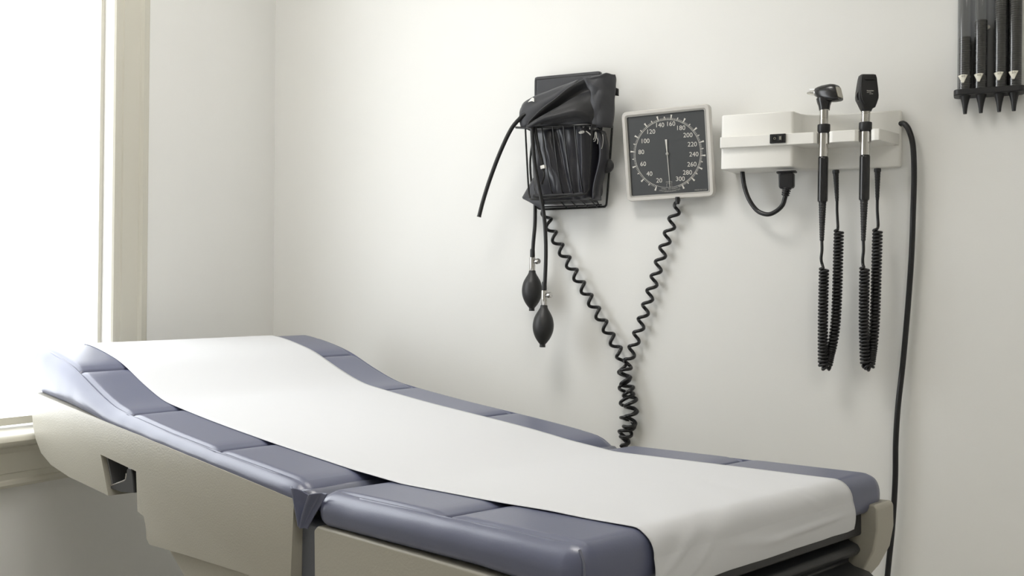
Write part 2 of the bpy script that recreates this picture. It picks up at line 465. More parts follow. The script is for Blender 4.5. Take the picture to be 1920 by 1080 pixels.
# ------------------------------------------------------------------ paper sheet on the table
def paper():
    path = []
    x = -1.022
    def pz(x, y):
        # the sheet bridges the hinge gap and the hollow under the raised head
        z = ZT(x, y)
        if -.06 < x < .05:
            t = (x+.06)/.11; a, b = ZT(-.06, y), ST
            z = max(z, a+(b-a)*t)
        return z+.0007
    xs = lin(-1.022, .440, 130)
    path = [(x, pz(x, .33)) for x in xs]; flat = len(xs)
    for k in range(1, 10):
        a = R(90*k/9); path.append((.440+.0265*math.sin(a), ST+.0007-.0265*(1-math.cos(a))))
    for k in [v*.25 for v in range(1, 33)]: path.append((.4665+.0035*math.sin(k/8*3), ST-.0263-.0385*k/8))
    head = [(-1.038, .962), (-1.036, .974), (-1.031, .985)]
    path = [(x, z+.002) for x, z in head]+path
    rows = []
    n = 60
    Y0, Y1 = .103, .556
    for i, (x, z) in enumerate(path):
        t = Vector((path[min(i+1, len(path)-1)][0]-path[max(i-1, 0)][0], 0, path[min(i+1, len(path)-1)][1]-path[max(i-1, 0)][1])).normalized()
        nrm = Vector((-t.z, 0, t.x))
        s = i*.0113 if i < 143 else 143*.0113+(i-143)*.0028
        row = []
        for k in range(n+1):
            f = k/n
            e0, e1 = .0025*nz(s*3, 5), .0025*nz(s*3, 9)
            y = Y0+e0+(Y1+e1-Y0-e0)*f
            w = .0007*abs(nz(s*2.2+y*1.5, y*5, 2))+.0004*abs(nz(s*6-y*9, y*4, 4))
            ed = min(1, min(f, 1-f)/.05)
            w *= ed
            if x > .2:
                g = min(1, (x-.2)/.2)
                w += g*.0036*abs(nz((s+y*1.4)*9, y*3, 7))*max(0, 1-f*1.1)
                w += g*ed*.0018*abs(nz(s*3+y*14, s*8, 6))
            if x > .44:
                dn = ST-z                                   # distance down the hanging end
                for (ya, za, yb_, zb_, amp, wd) in ((.30, .045, .55, .040, .0022, .004), (.105, .050, .20, .005, .0030, .005), (.15, .062, .235, .012, .0022, .004), (.42, .0, .50, .045, .0010, .0015), (.20, .03, .40, .052, .0016, .006)):
                    if min(ya, yb_) <= y <= max(ya, yb_):
                        q = (y-ya)/(yb_-ya); ln = za+(zb_-za)*q
                        w += 1.6*amp*math.sin(math.pi*min(1, max(0, q)))*math.exp(-((dn-ln)/wd)**2)
            zz = pz(x, y) if 3 <= i < 3+flat else z+(pz(-1.022, y)-pz(-1.022, .33) if i < 3 else 0)
            row.append(Vector((x, y, zz))+nrm*w)
        rows.append(row)
    V, Fc = grid(rows)
    mtx = ROOTM[TB.name]
    PS = thing('paper_sheet', mtx @ Vector((0, .33, ST)), 'long white paper sheet running down the middle of the exam table', 'paper sheet', rot=(0, 0, R(-45)+YAW))
    mk('sheet', [mtx @ v for v in V], Fc, 'paper', PS, solid=.0006, angle=0, off=1)
paper()

# ------------------------------------------------------------------ aneroid gauge
def gauge():
    ctr = (P(1168, 213, -.05)+P(1325, 205, -.05)+P(1337, 365, -.05)+P(1180, 372, -.05))/4
    H = .206
    g = thing('wall_gauge', (ctr.x, 0, ctr.z), 'square dark faced blood pressure gauge in a pale frame on the wall', 'gauge')
    L = Matrix.Translation((0, -.052, 0)) @ Matrix.Rotation(R(GR), 4, 'Y') @ Matrix.Rotation(R(GT), 4, 'X') @ Matrix.Rotation(R(90), 4, 'X')
    # face plane is local x-y, +z towards the viewer
    def lp(vf, z=0): return xf(vf, L @ Matrix.Translation((0, 0, z)))
    mk('mount', *merge(box(-.05, .05, -.022, -.0005, -.05, .05)), 'blackm', g, local=True, bevel=.006, smooth=True)
    r0 = rrect(H, H, .012); r1 = rrect(H-.004, H-.004, .010); r2 = rrect(H-.016, H-.016, .006); r3 = rrect(H-.021, H-.021, .004); rb = rrect(H-.006, H-.006, .012)
    z3 = lambda r, z: [Vector((a, b, z)) for a, b in r]
    V, Fc = loft([z3(rb, -.024), z3(r0, -.018), z3(r0, -.003), z3(r1, .0008), z3(r2, .0006), z3(r3, -.0018), z3(r3, -.006)])
    mk('housing', *lp((V, Fc)), 'frame', g, local=True, angle=30)
    q0 = rrect(H-.0195, H-.0195, .005); q1 = rrect(H-.025, H-.025, .003)
    V, Fc = loft([z3(q0, -.004), z3(q0, .0002), z3(q1, -.0008), z3(q1, -.004)], cap=False)
    mk('bezel_trim', *lp((V, Fc)), 'inkg', g, local=True, angle=30)
    face = mk('dial', *lp(prism(rrect(H-.022, H-.022, .004), -.0055, -.0035, 'z')), 'dial', g, local=True, smooth=False)
    ang = {20: -157.3, 40: -131.7, 60: -106.3, 80: -82.1, 100: -57.7, 120: -34.2, 140: -12.4, 160: 9.6, 180: 31.2, 200: 53.6, 220: 75.9, 240: 97, 260: 117.2, 280: 137.7, 300: 157.4}
    tab = sorted(ang.items())
    parts = []
    def mark(a, ra, rb, wa, wb):
        u = Vector((math.sin(a), math.cos(a), 0)); v = Vector((u.y, -u.x, 0))
        q = [u*ra-v*wa, u*ra+v*wa, u*rb+v*wb, u*rb-v*wb]
        return [p+Vector((0, 0, 0)) for p in q]+[p+Vector((0, 0, .0004)) for p in q], [(4, 5, 6, 7), (0, 1, 5, 4), (1, 2, 6, 5), (2, 3, 7, 6), (3, 0, 4, 7)]
    for v in range(20, 308, 2):
        a = R(interp(tab, v)) if v <= 300 else R(157.4+(v-300)*1.02)
        if v % 20 == 0: parts.append(mark(a, .0765, .0880, .0005, .0020))
        elif v % 10 == 0: parts.append(mark(a, .0765, .0838, .0004, .0012))
        else: parts.append(mark(a, .0765, .0808, .00038, .00038))
    # thin circle on the inside of the scale
    for k in range(120):
        a0, a1 = 2*math.pi*k/120, 2*math.pi*(k+1)/120
        p = [Vector((math.sin(a)*r, math.cos(a)*r, .0003)) for a, r in ((a0, .0760), (a1, .0760), (a1, .0765), (a0, .0765))]
        parts.append((p, [(0, 1, 2, 3)]))
    mk('scale_marks', *lp(merge(*parts), -.0035), 'ink', face, local=True, smooth=False)
    npos = {20: (463, 803), 40: (365, 737), 60: (301, 641), 80: (282, 525), 100: (321, 419), 120: (378, 331), 140: (468, 270), 160: (577, 261), 180: (676, 303), 200: (747, 373),
            220: (790, 461), 240: (806, 556), 260: (787, 651), 280: (744, 729), 300: (673, 789)}
    parts = []
    for k, (a, b) in npos.items():
        dx, dy = (a-545)*.000235, (545-b)*.000235
        c, s = math.cos(R(-3.6)), math.sin(R(-3.6))       # undo the lean of the frame
        parts.append(xf(text(str(k), .0146), Matrix.Translation((dx*c-dy*s, dx*s+dy*c, 0)) @ Matrix.Rotation(R(-3), 4, 'Z')))
    mk('numerals', *lp(merge(*parts), -.0035), 'ink', face, local=True, smooth=False)
    parts = [xf(text('mmHg', .0055), Matrix.Translation((0, -.0635, 0)))]
    mk('origin_print', *lp(xf(text('MADE IN U.S.A.', .0042), Matrix.Translation((.0725, -.0865, 0))), -.0035), 'inkg', face, local=True, smooth=False)
    def arc(s, r, size, step):
        for i, ch in enumerate(s):
            a = (i-(len(s)-1)/2)*step
            if ch != ' ': parts.append(xf(text(ch, size), Matrix.Rotation(R(a), 4, 'Z') @ Matrix.Translation((0, -r, 0))))
    arc('JEWEL MOVEMENT', .0800, .0046, 2.1); arc('SPHYGMOMANOMETER', .0852, .0046, 2.15)
    for x in (-.006, .006): parts.append(box(x-.0003, x+.0003, -.0755, -.0675, 0, .0003))
    parts.append(box(-.006, .006, -.0678, -.0673, 0, .0003))
    mk('small_print', *lp(merge(*parts), -.0035), 'inkg', face, local=True, smooth=False)
    nd = prism([(-.0007, 0), (-.00045, -.0760), (.00045, -.0760), (.0007, 0), (.0023, .0325), (-.0023, .0325)], 0, .0006, 'z')
    nd = xf(nd, Matrix.Rotation(R(1.5), 4, 'Z'))
    NE = mk('needle', *lp(nd, -.0018), 'ink', g, local=True, smooth=False)
    mk('hub', *lp(lathe([(.0034, -.001), (.0034, .0012), (.0022, .0018)], (0, 0, 0)), -.0018), 'inkg', NE, local=True)
    mk('port', *lathe([(.005, 0), (.005, .012), (.004, .016)], (.022, -.045, -H/2+.004), (0, 0, -1), 14), 'blackm', g, local=True)
    return ctr
GR, GT = -.6, 9.0
GC = gauge()

# ------------------------------------------------------------------ coiled hose from gauge round to the cuffs
def helix(path, r, turns, rt, seg=8, per=22, ph=0., rfun=None, bend=None):
    """a coil of n turns along a smooth path"""
    pts = spline(path, 40)
    L = [0]
    for a, b in zip(pts, pts[1:]): L.append(L[-1]+(b-a).length)
    N = int(turns*per); out = []
    j = 0; u = None; extra = 0.; last = 0.
    for i in range(N+1):
        s = L[-1]*i/N
        while j < len(L)-2 and L[j+1] < s: j += 1
        f = (s-L[j])/max(1e-9, L[j+1]-L[j]); p = pts[j].lerp(pts[j+1], f)
        t = (pts[min(j+2, len(pts)-1)]-pts[max(j-1, 0)]).normalized()
        if u is None: u = (Vector((0, -1, 0))-t*t.dot(Vector((0, -1, 0)))).normalized()
        u = (u-t*u.dot(t)).normalized(); w = t.cross(u)
        if bend is not None: extra += (s-last)*bend[2]*math.exp(-((s-bend[0]*L[-1])/bend[1])**2); last = s
        a = 2*math.pi*(turns*i/N+extra)+ph
        rr = r if rfun is None else rfun(i/N)
        out.append(p+(u*math.cos(a)+w*math.sin(a))*rr)
    return out
y0 = -.0165
ch = thing('coiled_hose', P(1176, 690, y0), 'long black coiled hose hanging in a V from the gauge to the basket', 'hose')
rt = .0041
A = helix([P(1269, 388, y0), P(1240, 480, y0), P(1207, 590, y0), P(1180, 672, y0)], .0098, 10.6, rt, ph=2.2)
B = helix([P(1180, 672, y0), P(1172, 705, y0-.004), P(1182, 750, y0-.004), P(1182, 790, y0-.004), P(1166, 836, y0)], .0105, 8, rt, ph=2.2+10.6*2*math.pi, rfun=lambda t: .0100+.0050*math.sin(math.pi*t))
C = helix([P(1165, 836, y0), P(1176, 800, y0+.004), P(1178, 765, y0), P(1172, 720, y0+.006), P(1163, 664, y0)], .013, 6, rt, ph=2.2+18.6*2*math.pi, rfun=lambda t: .0135+.0065*math.sin(math.pi*min(1, t*1.2))-.0035*t)
D = helix([P(1163, 664, y0), P(1120, 585, y0), P(1065, 490, y0), P(1034, 432, y0), P(1022, 396, y0)], .0098, 11, rt, ph=2.2+24.6*2*math.pi)
lead = spline([GC+Vector((.022, .012, -.101)), P(1272, 377, -.036), P(1266, 381, -.032), A[0]], 6)[:-1]
tail = spline([D[-1], P(1018, 388, -.032), P(1014, 376, -.036), P(1012, 366, -.04)], 6)[1:]
def fair(p, k=2):
    for _ in range(k):
        p = [p[0]]+[(p[i-1]+p[i]*2+p[i+1])/4 for i in range(1, len(p)-1)]+[p[-1]]
    return p
pathH = fair(lead+A+B[1:]+C[1:]+D[1:]+tail, 2)
mk('coil', *tube(pathH, rt, 8), 'cable', ch, angle=0)

# ------------------------------------------------------------------ wire basket
FY = -.100; FB = -.082; BY = -.010
bk = thing('wire_basket', (P(1060, 388, 0).x, 0, P(1060, 388, 0).z), 'black wire basket on the wall stuffed with cuffs', 'basket')
FLT, FRT = P(985, 240, FY), P(1110, 234, FY)
BRT = P(1148, 236, BY); BLT = Vector((BRT.x-.205, BY, BRT.z+.003))
rimp = [P(967, 239, FY+.004), FLT, P(1050, 236, FY), P(1100, 234, FY), FRT+Vector((.004, .012, 0)), FRT+Vector((.010, .03, 0)), BRT+Vector((-.004, -.02, 0)), BRT]
mk('rim', *tube(rimp, .0027, 8), 'wire', bk)
mk('rim', *tube([FLT, BLT], .0022, 8), 'wire', bk)
fr = [FLT, P(988, 300, -.092), P(991, 352, FB), P(993, 368, FB), P(1000, 374, FB), P(1050, 370, FB), P(1094, 364, FB), P(1102, 359, FB), P(1105, 345, FB), P(1108, 290, -.092), FRT]
mk('front_frame', *tube(spline(fr, 5), .0023, 8), 'wire', bk)
bf = [BRT, P(1143, 310, BY), P(1138, 374, BY), P(1135, 386, BY), P(1125, 388, BY), P(1060, 391, BY), P(1016, 392, BY), P(1006, 387, BY), P(1001, 376, BY), P(994, 310, BY), BLT]
mk('back_frame', *tube(spline(bf, 5), .0026, 8), 'wire', bk)
mk('bottom_rail', *tube([P(1012, 388, BY-.008), P(1060, 387, BY-.008), P(1128, 384, BY-.008)], .0018, 8), 'wire', bk)
for k, (xt, xm, xb) in enumerate(((1016, 1032, 1062), (1036, 1052, 1083), (1056, 1072, 1103), (1077, 1091, 1121))):
    yt = 237-.035*(xt-1016)
    w = [P(xt, yt, FY-.001), P((xt+xm)/2-1, 295, -.095), P(xm-1, 346, FB), P(xm+4, 362, FB+.008), P((xm+xb)/2+3, 377, -.045), P(xb, 389, BY)]
    mk('wire', *tube(spline(w, 5), .0015, 7), 'wire', bk)
mk('side_wire', *tube(spline([P(1000, 239, -.06), P(1000, 300, -.06), P(1003, 360, -.055), P(1008, 380, -.04), P(1018, 389, BY)], 5), .0015, 7), 'wire', bk)
mk('side_wire', *tube(spline([P(1128, 236, -.06), P(1124, 300, -.06), P(1118, 352, -.055), P(1118, 372, -.04), P(1124, 387, BY)], 5), .0015, 7), 'wire', bk)
for q in (BRT+Vector((-.02, -.002, -.02)), BLT+Vector((.02, -.002, -.02))):
    mk('wall_screw', *lathe([(.006, 0), (.006, .002), (.003, .0035)], q, (0, -1, 0), 12), 'wire', bk)

# ------------------------------------------------------------------ cuffs
c1 = thing('blood_pressure_cuff', (P(1050, 240, -.02).x, -.02, 1.34), 'flat folded dark grey cuff standing upright at the back of the basket', 'cuff', 'blood pressure cuffs')
a, b = P(1003, 145, -.026), P(1128, 145, -.026)
V, Fc = rbox(lin(a.x, b.x, 24), lin(-.034, -.014, 4), lin(1.335, a.z, 30), .006)
V = [Vector((v.x, v.y+.0015*nz(v.x*20, v.z*14), v.z-(v.x-a.x)*.02)) for v in V]
mk('folded_panel', V, Fc, 'nylonL', c1, angle=0)
mk('stitched_edge', *tube([(v[0], v[1], v[2]) for v in [(a.x+.006, -.0345, 1.36), (a.x+.006, -.0345, a.z-.008), (b.x-.006, -.0345, a.z-.011)]], .0008, 6), 'nylon', c1)

c2 = thing('blood_pressure_cuff', P(1060, 370, -.05), 'crumpled shiny black cuff with white print stuffed inside the wire basket', 'cuff', 'blood pressure cuffs')
fl, frr = P(998, 300, -.085), P(1100, 300, -.085)
def fold(x, z):
    u = (x-fl.x)/(frr.x-fl.x); w = (z-1.33)/.16
    h = .013*math.exp(-((u-.26-.26*(1-w))/.11)**2)*min(1, w*2.2)*min(1, (1.05-w)*3)      # long diagonal fold on the left
    h += .007*math.exp(-((u-.52-.22*(1-w))/.07)**2)*(1-w)
    h -= .006*math.exp(-((u-.42-.25*(1-w))/.06)**2)
    h += .009*math.exp(-((u-.93)/.07)**2)
    h -= .006*math.exp(-((u-.80)/.06)**2)
    h += .006*nz(u*2.6, w*2.2, 3)+.0012*nz(u*9, w*8, 5)
    return h
V, Fc = rbox(lin(0, 1, 56), lin(0, 1, 8), lin(0, 1, 46), .12)
out = []
for v in V:
    z = 1.322+v.z*.172
    k = 1-.10*(1-v.z)
    xl, xr = P(991, 300, -.085).x+.004, P(1104, 300, -.085).x
    dep = v.y                                               # 0 front, 1 back
    xl2, xr2 = xl-.006*dep, xr+.020*dep
    x = xl2+(xr2-xl2)*(.5+(v.x-.5)*k)
    yf = -.086+.016*(1-v.z)+.010*max(0, .25-v.z)
    y = yf+(-.040-yf)*dep
    if dep < .5: y -= fold(x, z)*(1-2*dep)*.9
    out.append((x, max(y, -.0945+.016*(1-v.z)), z-.006*(x-.9)))
CR = mk('bladder_cover', out, Fc, 'shiny', c2, angle=0)
# right-hand rolled end
mk('rolled_end', *loft([[Vector((P(1124+7*math.sin(t*5), 250+135*t, -.055).x+.011*math.cos(q)*(1-.25*t), -.050+.022*math.sin(q), P(1120, 246+128*t, -.055).z)) for q in lin(0, 2*math.pi, 16)[:-1]] for t in lin(0, 1, 18)]), 'shiny', c2, angle=0)
mk('hook_strip', *lathe([(.001, -.008), (.010, -.0075), (.0155, -.005), (.0178, 0), (.0155, .005), (.010, .0075), (.001, .008)], P(1137, 311, -.040), (.25, -1, .1), 28), 'nylon', c2, angle=0)
mk('corner_flap', *grid([[P(980+i*5, 371-i*9*(k/4)+k*0+(i*3.0)*(1-k/4), -.062+.004*k) for k in range(5)] for i in range(9)]), 'nylonL', c2, solid=.004, angle=0)
mk('lower_fold', *grid([[P(1000+100*f+20*g, 368+15*g-4*f, -.074+.054*g)+Vector((0, 0, .0045+.002*nz(f*6, g*3, 1))) for f in lin(0, 1, 24)] for g in lin(0, 1, 8)]), 'nylon', c2, solid=.006, angle=0, off=1)
def on_front(px, py, s, rot, dy=-.0935):
    return Matrix.Translation(P(px, py, dy)) @ Matrix.Rotation(R(90), 4, 'X') @ Matrix.Rotation(R(rot), 4, 'Z')
pr = []
for s_, px, py, rot in (('0', 1094, 237.5, -8), ('7', 1106, 239.5, 190), ('5', 1116, 240.5, 0), ('0', 1131, 243, 0)):
    pr.append(xf(text(s_, .0085), on_front(px, py, 1, rot, -.097 if px < 1115 else -.078)))
def blob(pts, w=.0009):
    return [(tube(spline(pts, 4), w, 6))]
pr += blob([P(*q, -.097) for q in ((1085, 249), (1088, 247), (1094, 246), (1095, 248), (1090, 250), (1086, 249.5), (1092, 248))], .0012)
pr += blob([P(*q, -.097) for q in ((1099, 246), (1102, 248), (1106, 251), (1109, 254), (1107, 253), (1103, 249), (1100, 247))], .0010)
pr += blob([P(*q, -.082) for q in ((1113, 262), (1115, 257), (1116, 249), (1118, 249), (1119, 258), (1121, 262), (1120, 270))], .0011)
pr += blob([P(*q, -.082) for q in ((1117, 250), (1117.5, 256), (1116, 264), (1113, 265))], .0010)
pr += blob([P(*q, -.078) for q in ((1130, 252), (1131, 262), (1130, 272), (1128, 279))], .0008)
mk('print', *merge(*pr), 'inkg', CR, smooth=True)

c3 = thing('blood_pressure_cuff', P(1080, 235, -.08), 'large black cuff draped over the basket rim with a loose tube', 'cuff', 'blood pressure cuffs')
top = spline([P(*q) for q in ((986, 237, -.122), (993, 224, -.122), (1012, 205, -.118), (1038, 184, -.112), (1062, 165, -.104), (1085, 151, -.094), (1108, 143.5, -.084), (1132, 143, -.072))], 5)
bot = spline([P(*q) for q in ((989, 239, -.120), (1003, 237, -.118), (1024, 232.5, -.116), (1048, 229, -.112), (1068, 228, -.108), (1088, 229.5, -.102), (1102, 232, -.094), (1113, 236, -.084))], 5)
rows = []
for j in range(15):
    w = j/14; row = []
    for i, (p, q) in enumerate(zip(top, bot)):
        f = i/(len(top)-1)
        v = p.lerp(q, w)
        amp = math.sin(math.pi*f)**.6
        dy = amp*(.030*math.exp(-((w-.22)/.16)**2)-.016*math.exp(-((w-.78)/.16)**2)+.012*math.exp(-((w-.95)/.06)**2))
        dy += amp*.006*nz(f*5+w*2, w*5, 8)
        row.append(v+Vector((0, dy, 0)))
    rows.append(row)
mk('drape', *grid(rows), 'nylon', c3, solid=.0025, angle=0, off=1)
lf = spline([P(*q) for q in ((1096, 147, -.086), (1108, 168, -.082), (1112.5, 195, -.080), (1113.5, 240, -.078))], 8)
rg = spline([P(*q) for q in ((1151, 140, -.056), (1150, 162, -.054), (1149, 195, -.054), (1143, 240, -.054))], 8)
rows = []
for i, (p, q) in enumerate(zip(lf, rg)):
    g = i/(len(lf)-1)
    rows.append([p.lerp(q, f)+Vector((0, -.010*math.sin(math.pi*f)+.004*nz(f*4, g*5, 2), .004*math.exp(-((f-.72)/.1)**2)*(1-g)**6)) for f in lin(0, 1, 14)])
mk('end_panel', *grid(rows), 'nylonL', c3, solid=.010, angle=0, off=1)
mk('end_tab', *grid([[P(1144+16*f, 160+7*f+17*g*(1-.25*f), -.050+.004*f) for f in lin(0, 1, 6)] for g in lin(0, 1, 5)]), 'nylon', c3, solid=.006, angle=0)
tp = spline([P(*q) for q in ((976.5, 204, -.072), (982, 194, -.072), (1000, 182, -.070), (1030, 170, -.066), (1060, 159, -.062), (1084, 150, -.060))], 6)
bt = spline([P(*q) for q in ((977.5, 239, -.080), (986, 240, -.084), (1004, 228, -.082), (1030, 206, -.076), (1055, 186, -.070), (1086, 160, -.064))], 6)
mk('under_flap', *grid([[p.lerp(q, w)+Vector((0, -.010*math.sin(math.pi*w)+.003*nz(i*.2, w*4), 0)) for i, (p, q) in enumerate(zip(tp, bt))] for w in lin(0, 1, 8)]), 'nylonL', c3, solid=.003, angle=0)
tg = [P(*q) for q in ((990, 191.5, -.084), (997, 184, -.084), (999, 183, -.084), (1001.5, 184.5, -.085), (1001.5, 191, -.086), (997, 189.5, -.086))]
mk('tag', tg, [tuple(range(6))], 'clampw', c3, solid=.001, smooth=False, label='small white tag')
lt = spline([P(*q) for q in ((985, 214, -.086), (975, 222, -.090), (958, 243, -.093), (938, 285, -.095), (919, 335, -.094), (906, 376, -.092), (898.5, 405, -.090))], 8)
mk('tube', *tube(lt, .0050, 12), 'rubber', c3, label='loose black rubber tube bending down to the left', angle=60)
tip = lt[-1]; td = (lt[-1]-lt[-2]).normalized()
mk('tube_end', *lathe([(.0050, 0), (.0056, .0004), (.0056, .0022), (.0030, .0022), (.0028, -.004)], tip, td, 14), 'rubber', c3, angle=60)
# short branch tube with a pale clamp inside the basket
bt2 = spline([P(*q) for q in ((1003, 238, -.108), (1008, 270, -.110), (1015, 300, -.106), (1019, 318, -.104), (1020, 330, -.104), (1016, 345, -.100))], 6)
mk('branch_tube', *tube(bt2, lambda t: .0042 if t < .62 else .0026, 10), 'rubber', c3, angle=60)
mk('clamp', *xf(box(-.0055, .0055, -.0055, .0055, -.0042, .0042), Matrix.Translation(P(1018.5, 313.5, -.105)) @ Matrix.Rotation(R(-10), 4, 'Y')), 'clampw', c3, bevel=.0012, label='pale tube clamp')

# ------------------------------------------------------------------ inflation bulbs
def bulb(name, label, tubepts, vt, vb, bb, yv):
    top_, bot_ = P(*vt, yv), P(*bb, yv)
    o = thing(name, bot_, label, 'inflation bulb', 'inflation bulbs')
    mk('tube', *tube(spline(tubepts, 8), .0046, 12), 'rubber', o, angle=60)
    mk('tube_cuff', *lathe([(.0046, .020), (.0058, .017), (.0060, .0005), (.005, 0)], top_, (0, 0, 1), 16), 'rubber', o)
    vbp = P(*vb, yv); ax = (vbp-top_).normalized(); h = (vbp-top_).length
    vl = mk('valve', *lathe([(.0055, 0), (.0072, .001), (.0074, .004), (.0074, h-.002), (.0066, h)], top_, ax, 20), 'chrome', o, angle=30)
    k0 = top_+ax*h*.38
    kd = Vector((.95, -.25, .12))
    mk('knob', *merge(lathe([(.0026, .005), (.0026, .011)], k0, kd, 12), lathe([(.005, .0105), (.0066, .012)]+[(.0066+.0004*(i % 2), .012+i*.0015) for i in range(1, 6)]+[(.0056, .021)], k0, kd, 18)), 'steel', vl, angle=30)
    L = (bot_-vbp).length; ax = (bot_-vbp).normalized(); s = L/95
    pr = [(7.5, -1), (8.2, 1), (8.6, 4), (11, 9), (16, 17), (20.5, 26), (23.2, 36), (24.2, 46), (23.4, 56), (21, 65), (17, 74), (12.5, 81), (9, 85.5), (7.2, 87.5), (6.6, 89.5), (6.8, 94), (6.2, 95), (3.5, 95)]
    sp = spline([(r, t, 0) for r, t in pr], 3)
    mk('bulb', *lathe([(max(.5, p.x)*s, p.y*s) for p in sp], vbp, ax, 32), 'bulb', o, angle=50)
bulb('inflation_bulb', 'black rubber inflation bulb hanging higher and further left under the basket',
     [P(1003, 366, -.045), P(1003.5, 385, -.045), P(1003, 420, -.045), P(1000, 455, -.045), P(998.5, 483, -.045)], (998.5, 482), (998, 508), (997, 583), -.045)
bulb('inflation_bulb', 'black rubber inflation bulb hanging lowest on the longer tube under the basket',
     [P(999, 229, -.106), P(997.5, 238, -.116), P(999, 270, -.118), P(1003, 310, -.116), P(1010, 350, -.110), P(1017, 385, -.102), P(1022, 425, -.094), P(1023.5, 480, -.088), P(1021, 545, -.085)], (1020.5, 544), (1020, 573), (1017, 651), -.085)

# ------------------------------------------------------------------ wall unit
DT = R(1.35)
DC = Vector((1.47, 0, 1.4237))
du = thing('wall_instrument_unit', DC, 'white wall mounted power unit holding two hand instruments', 'wall unit', rot=(0, DT, 0))
DM = ROOTM[du.name]
pl = [(-.168, -.0005), (-.182, -.072), (-.180, -.078), (-.176, -.080), (-.034, -.080), (-.028, -.077), (-.025, -.070), (-.018, -.045), (-.008, -.030), (.008, -.020), (.030, -.0145), (.08, -.0125),
      (.176, -.0125), (.182, -.010), (.1835, -.0005)]
mk('housing', *prism(pl, -.0595, .0600, 'z'), 'white', du, local=True, bevel=.0035, smooth=True, angle=35)
xn1, xn2 = (DM.inverted() @ P(1544.5, 260, -.076)).x, (DM.inverted() @ P(1622.5, 258, -.076)).x
def notch(xc):
    pts = [(xc-.019, -.0905), (xc-.0125, -.086), (xc-.0115, -.077)]
    pts += [(xc-.0115*math.cos(R(a)), -.072+.0115*math.sin(R(a))) for a in (0, 30, 60, 90, 120, 150, 180)]
    return pts+[(xc+.0115, -.077), (xc+.0125, -.086), (xc+.019, -.0905)]
xe = (DM.inverted() @ P(1651, 256, -.0905)).x
rail = [(-.1815, -.070), (-.1815, -.0885), (-.1795, -.0905)]+notch(xn1)+notch(xn2)+[(xe-.003, -.0905), (xe, -.0875), (xe+.006, -.074), (.178, -.016), (.178, -.008), (-.1, -.008)]
zr = (DM.inverted() @ P(1500, 259, -.0905)).z
mk('instrument_rail', *prism(rail, zr-.0125, zr+.0115, 'z'), 'white', du, local=True, bevel=.0022, smooth=True, angle=35)
sw = DM.inverted() @ P(1458.5, 260, -.0905)
SW = mk('power_switch', *xf(box(-.0165, .0165, -.004, .001, -.0098, .0098), Matrix.Translation((sw.x, -.0905, sw.z))), 'blackm', du, local=True, bevel=.0012, smooth=True, label='black rocker switch')
mk('rocker', *xf(prism([(-.0105, -.0035), (-.0105, -.0062), (0, -.0048), (.0105, -.0072), (.0105, -.0035)], -.0062, .0062, 'z'), Matrix.Translation((sw.x, -.0905, sw.z))), 'black', SW, local=True, smooth=False)
mk('mark', *merge(xf(lathe([(.0017, 0), (.0026, 0), (.0026, .0004), (.0017, .0004), (.0017, 0)], (0, 0, 0), (0, -1, 0), 16, False), Matrix.Translation((sw.x-.0058, -.0962, sw.z))),
                  xf(box(-.0022, .0022, -.0004, .0004, -.0036, .0036), Matrix.Translation((sw.x+.0060, -.0972, sw.z)))), 'text', SW, local=True, smooth=False)
for k in (-1, 1):
    pass

# appliance plug and its cord looping back to the underside of the housing
pc = thing('mains_lead', P(1475, 325, -.05), 'short black cord with a moulded plug looping under the white wall unit', 'cord')
pm = DM
q = P(1475, 321, -.052)
mk('plug_flange', *prism([(q.x+a, q.y+b) for a, b in rrect(.041, .024, .004)], q.z-.0005, q.z-.0042, 'z'), 'blackm', pc, smooth=False, bevel=.0008)
mk('plug', *loft([[Vector((q.x+a*s, q.y+b*s, z)) for a, b in rrect(.033, .021, .004)] for z, s in ((q.z-.004, .80), (q.z-.007, .82), (q.z-.0072, .98), (q.z-.033, .96), (q.z-.0365, .86), (q.z-.038, .55))]), 'blackm', pc, angle=35)
rings = [(.0070, 0)]
for i in range(4): rings += [(.0098-.0005*i, .0006+i*.0045), (.0098-.0005*i, .0028+i*.0045), (.0066, .0032+i*.0045), (.0066, .0043+i*.0045)]
ct = spline([P(1472.5, 368, -.052), P(1467, 385, -.052), P(1453, 397.5, -.050), P(1438, 402, -.046), P(1420, 395, -.040), P(1405, 375, -.036), P(1396, 350, -.032), P(1392.5, 326, -.030), P(1392, 316, -.030)], 8)
mk('strain_relief', *lathe(rings, (q.x, q.y, q.z-.036), (ct[2]-Vector((q.x, q.y, q.z-.036))).normalized(), 18), 'blackm', pc, angle=30)
mk('cord', *tube(ct, .0049, 12), 'cable', pc, angle=60)

# thick cable down the right
tc = thing('power_cable', (1.60, -.02, .0), 'thick black cable running down the wall from the right end of the white wall unit', 'cable')
cp = [P(1688, 232, -.008), P(1696, 232.5, -.014), P(1705, 246, -.018), P(1712, 275, -.019), P(1714, 330, -.018), P(1712, 400, -.018), P(1709, 480, -.018), P(1702, 580, -.018), P(1693, 680, -.018), P(1684, 760, -.018),
      P(1679.5, 830, -.018), P(1678.5, 900, -.018), P(1673, 990, -.018), P(1664, 1080, -.018), P(1655, 1200, -.020), P(1650, 1400, -.022)]
cp.append(Vector((cp[-1].x, -.022, .012)))
mk('cable', *tube(spline(cp, 8), .0058, 12), 'cable', tc, angle=60)

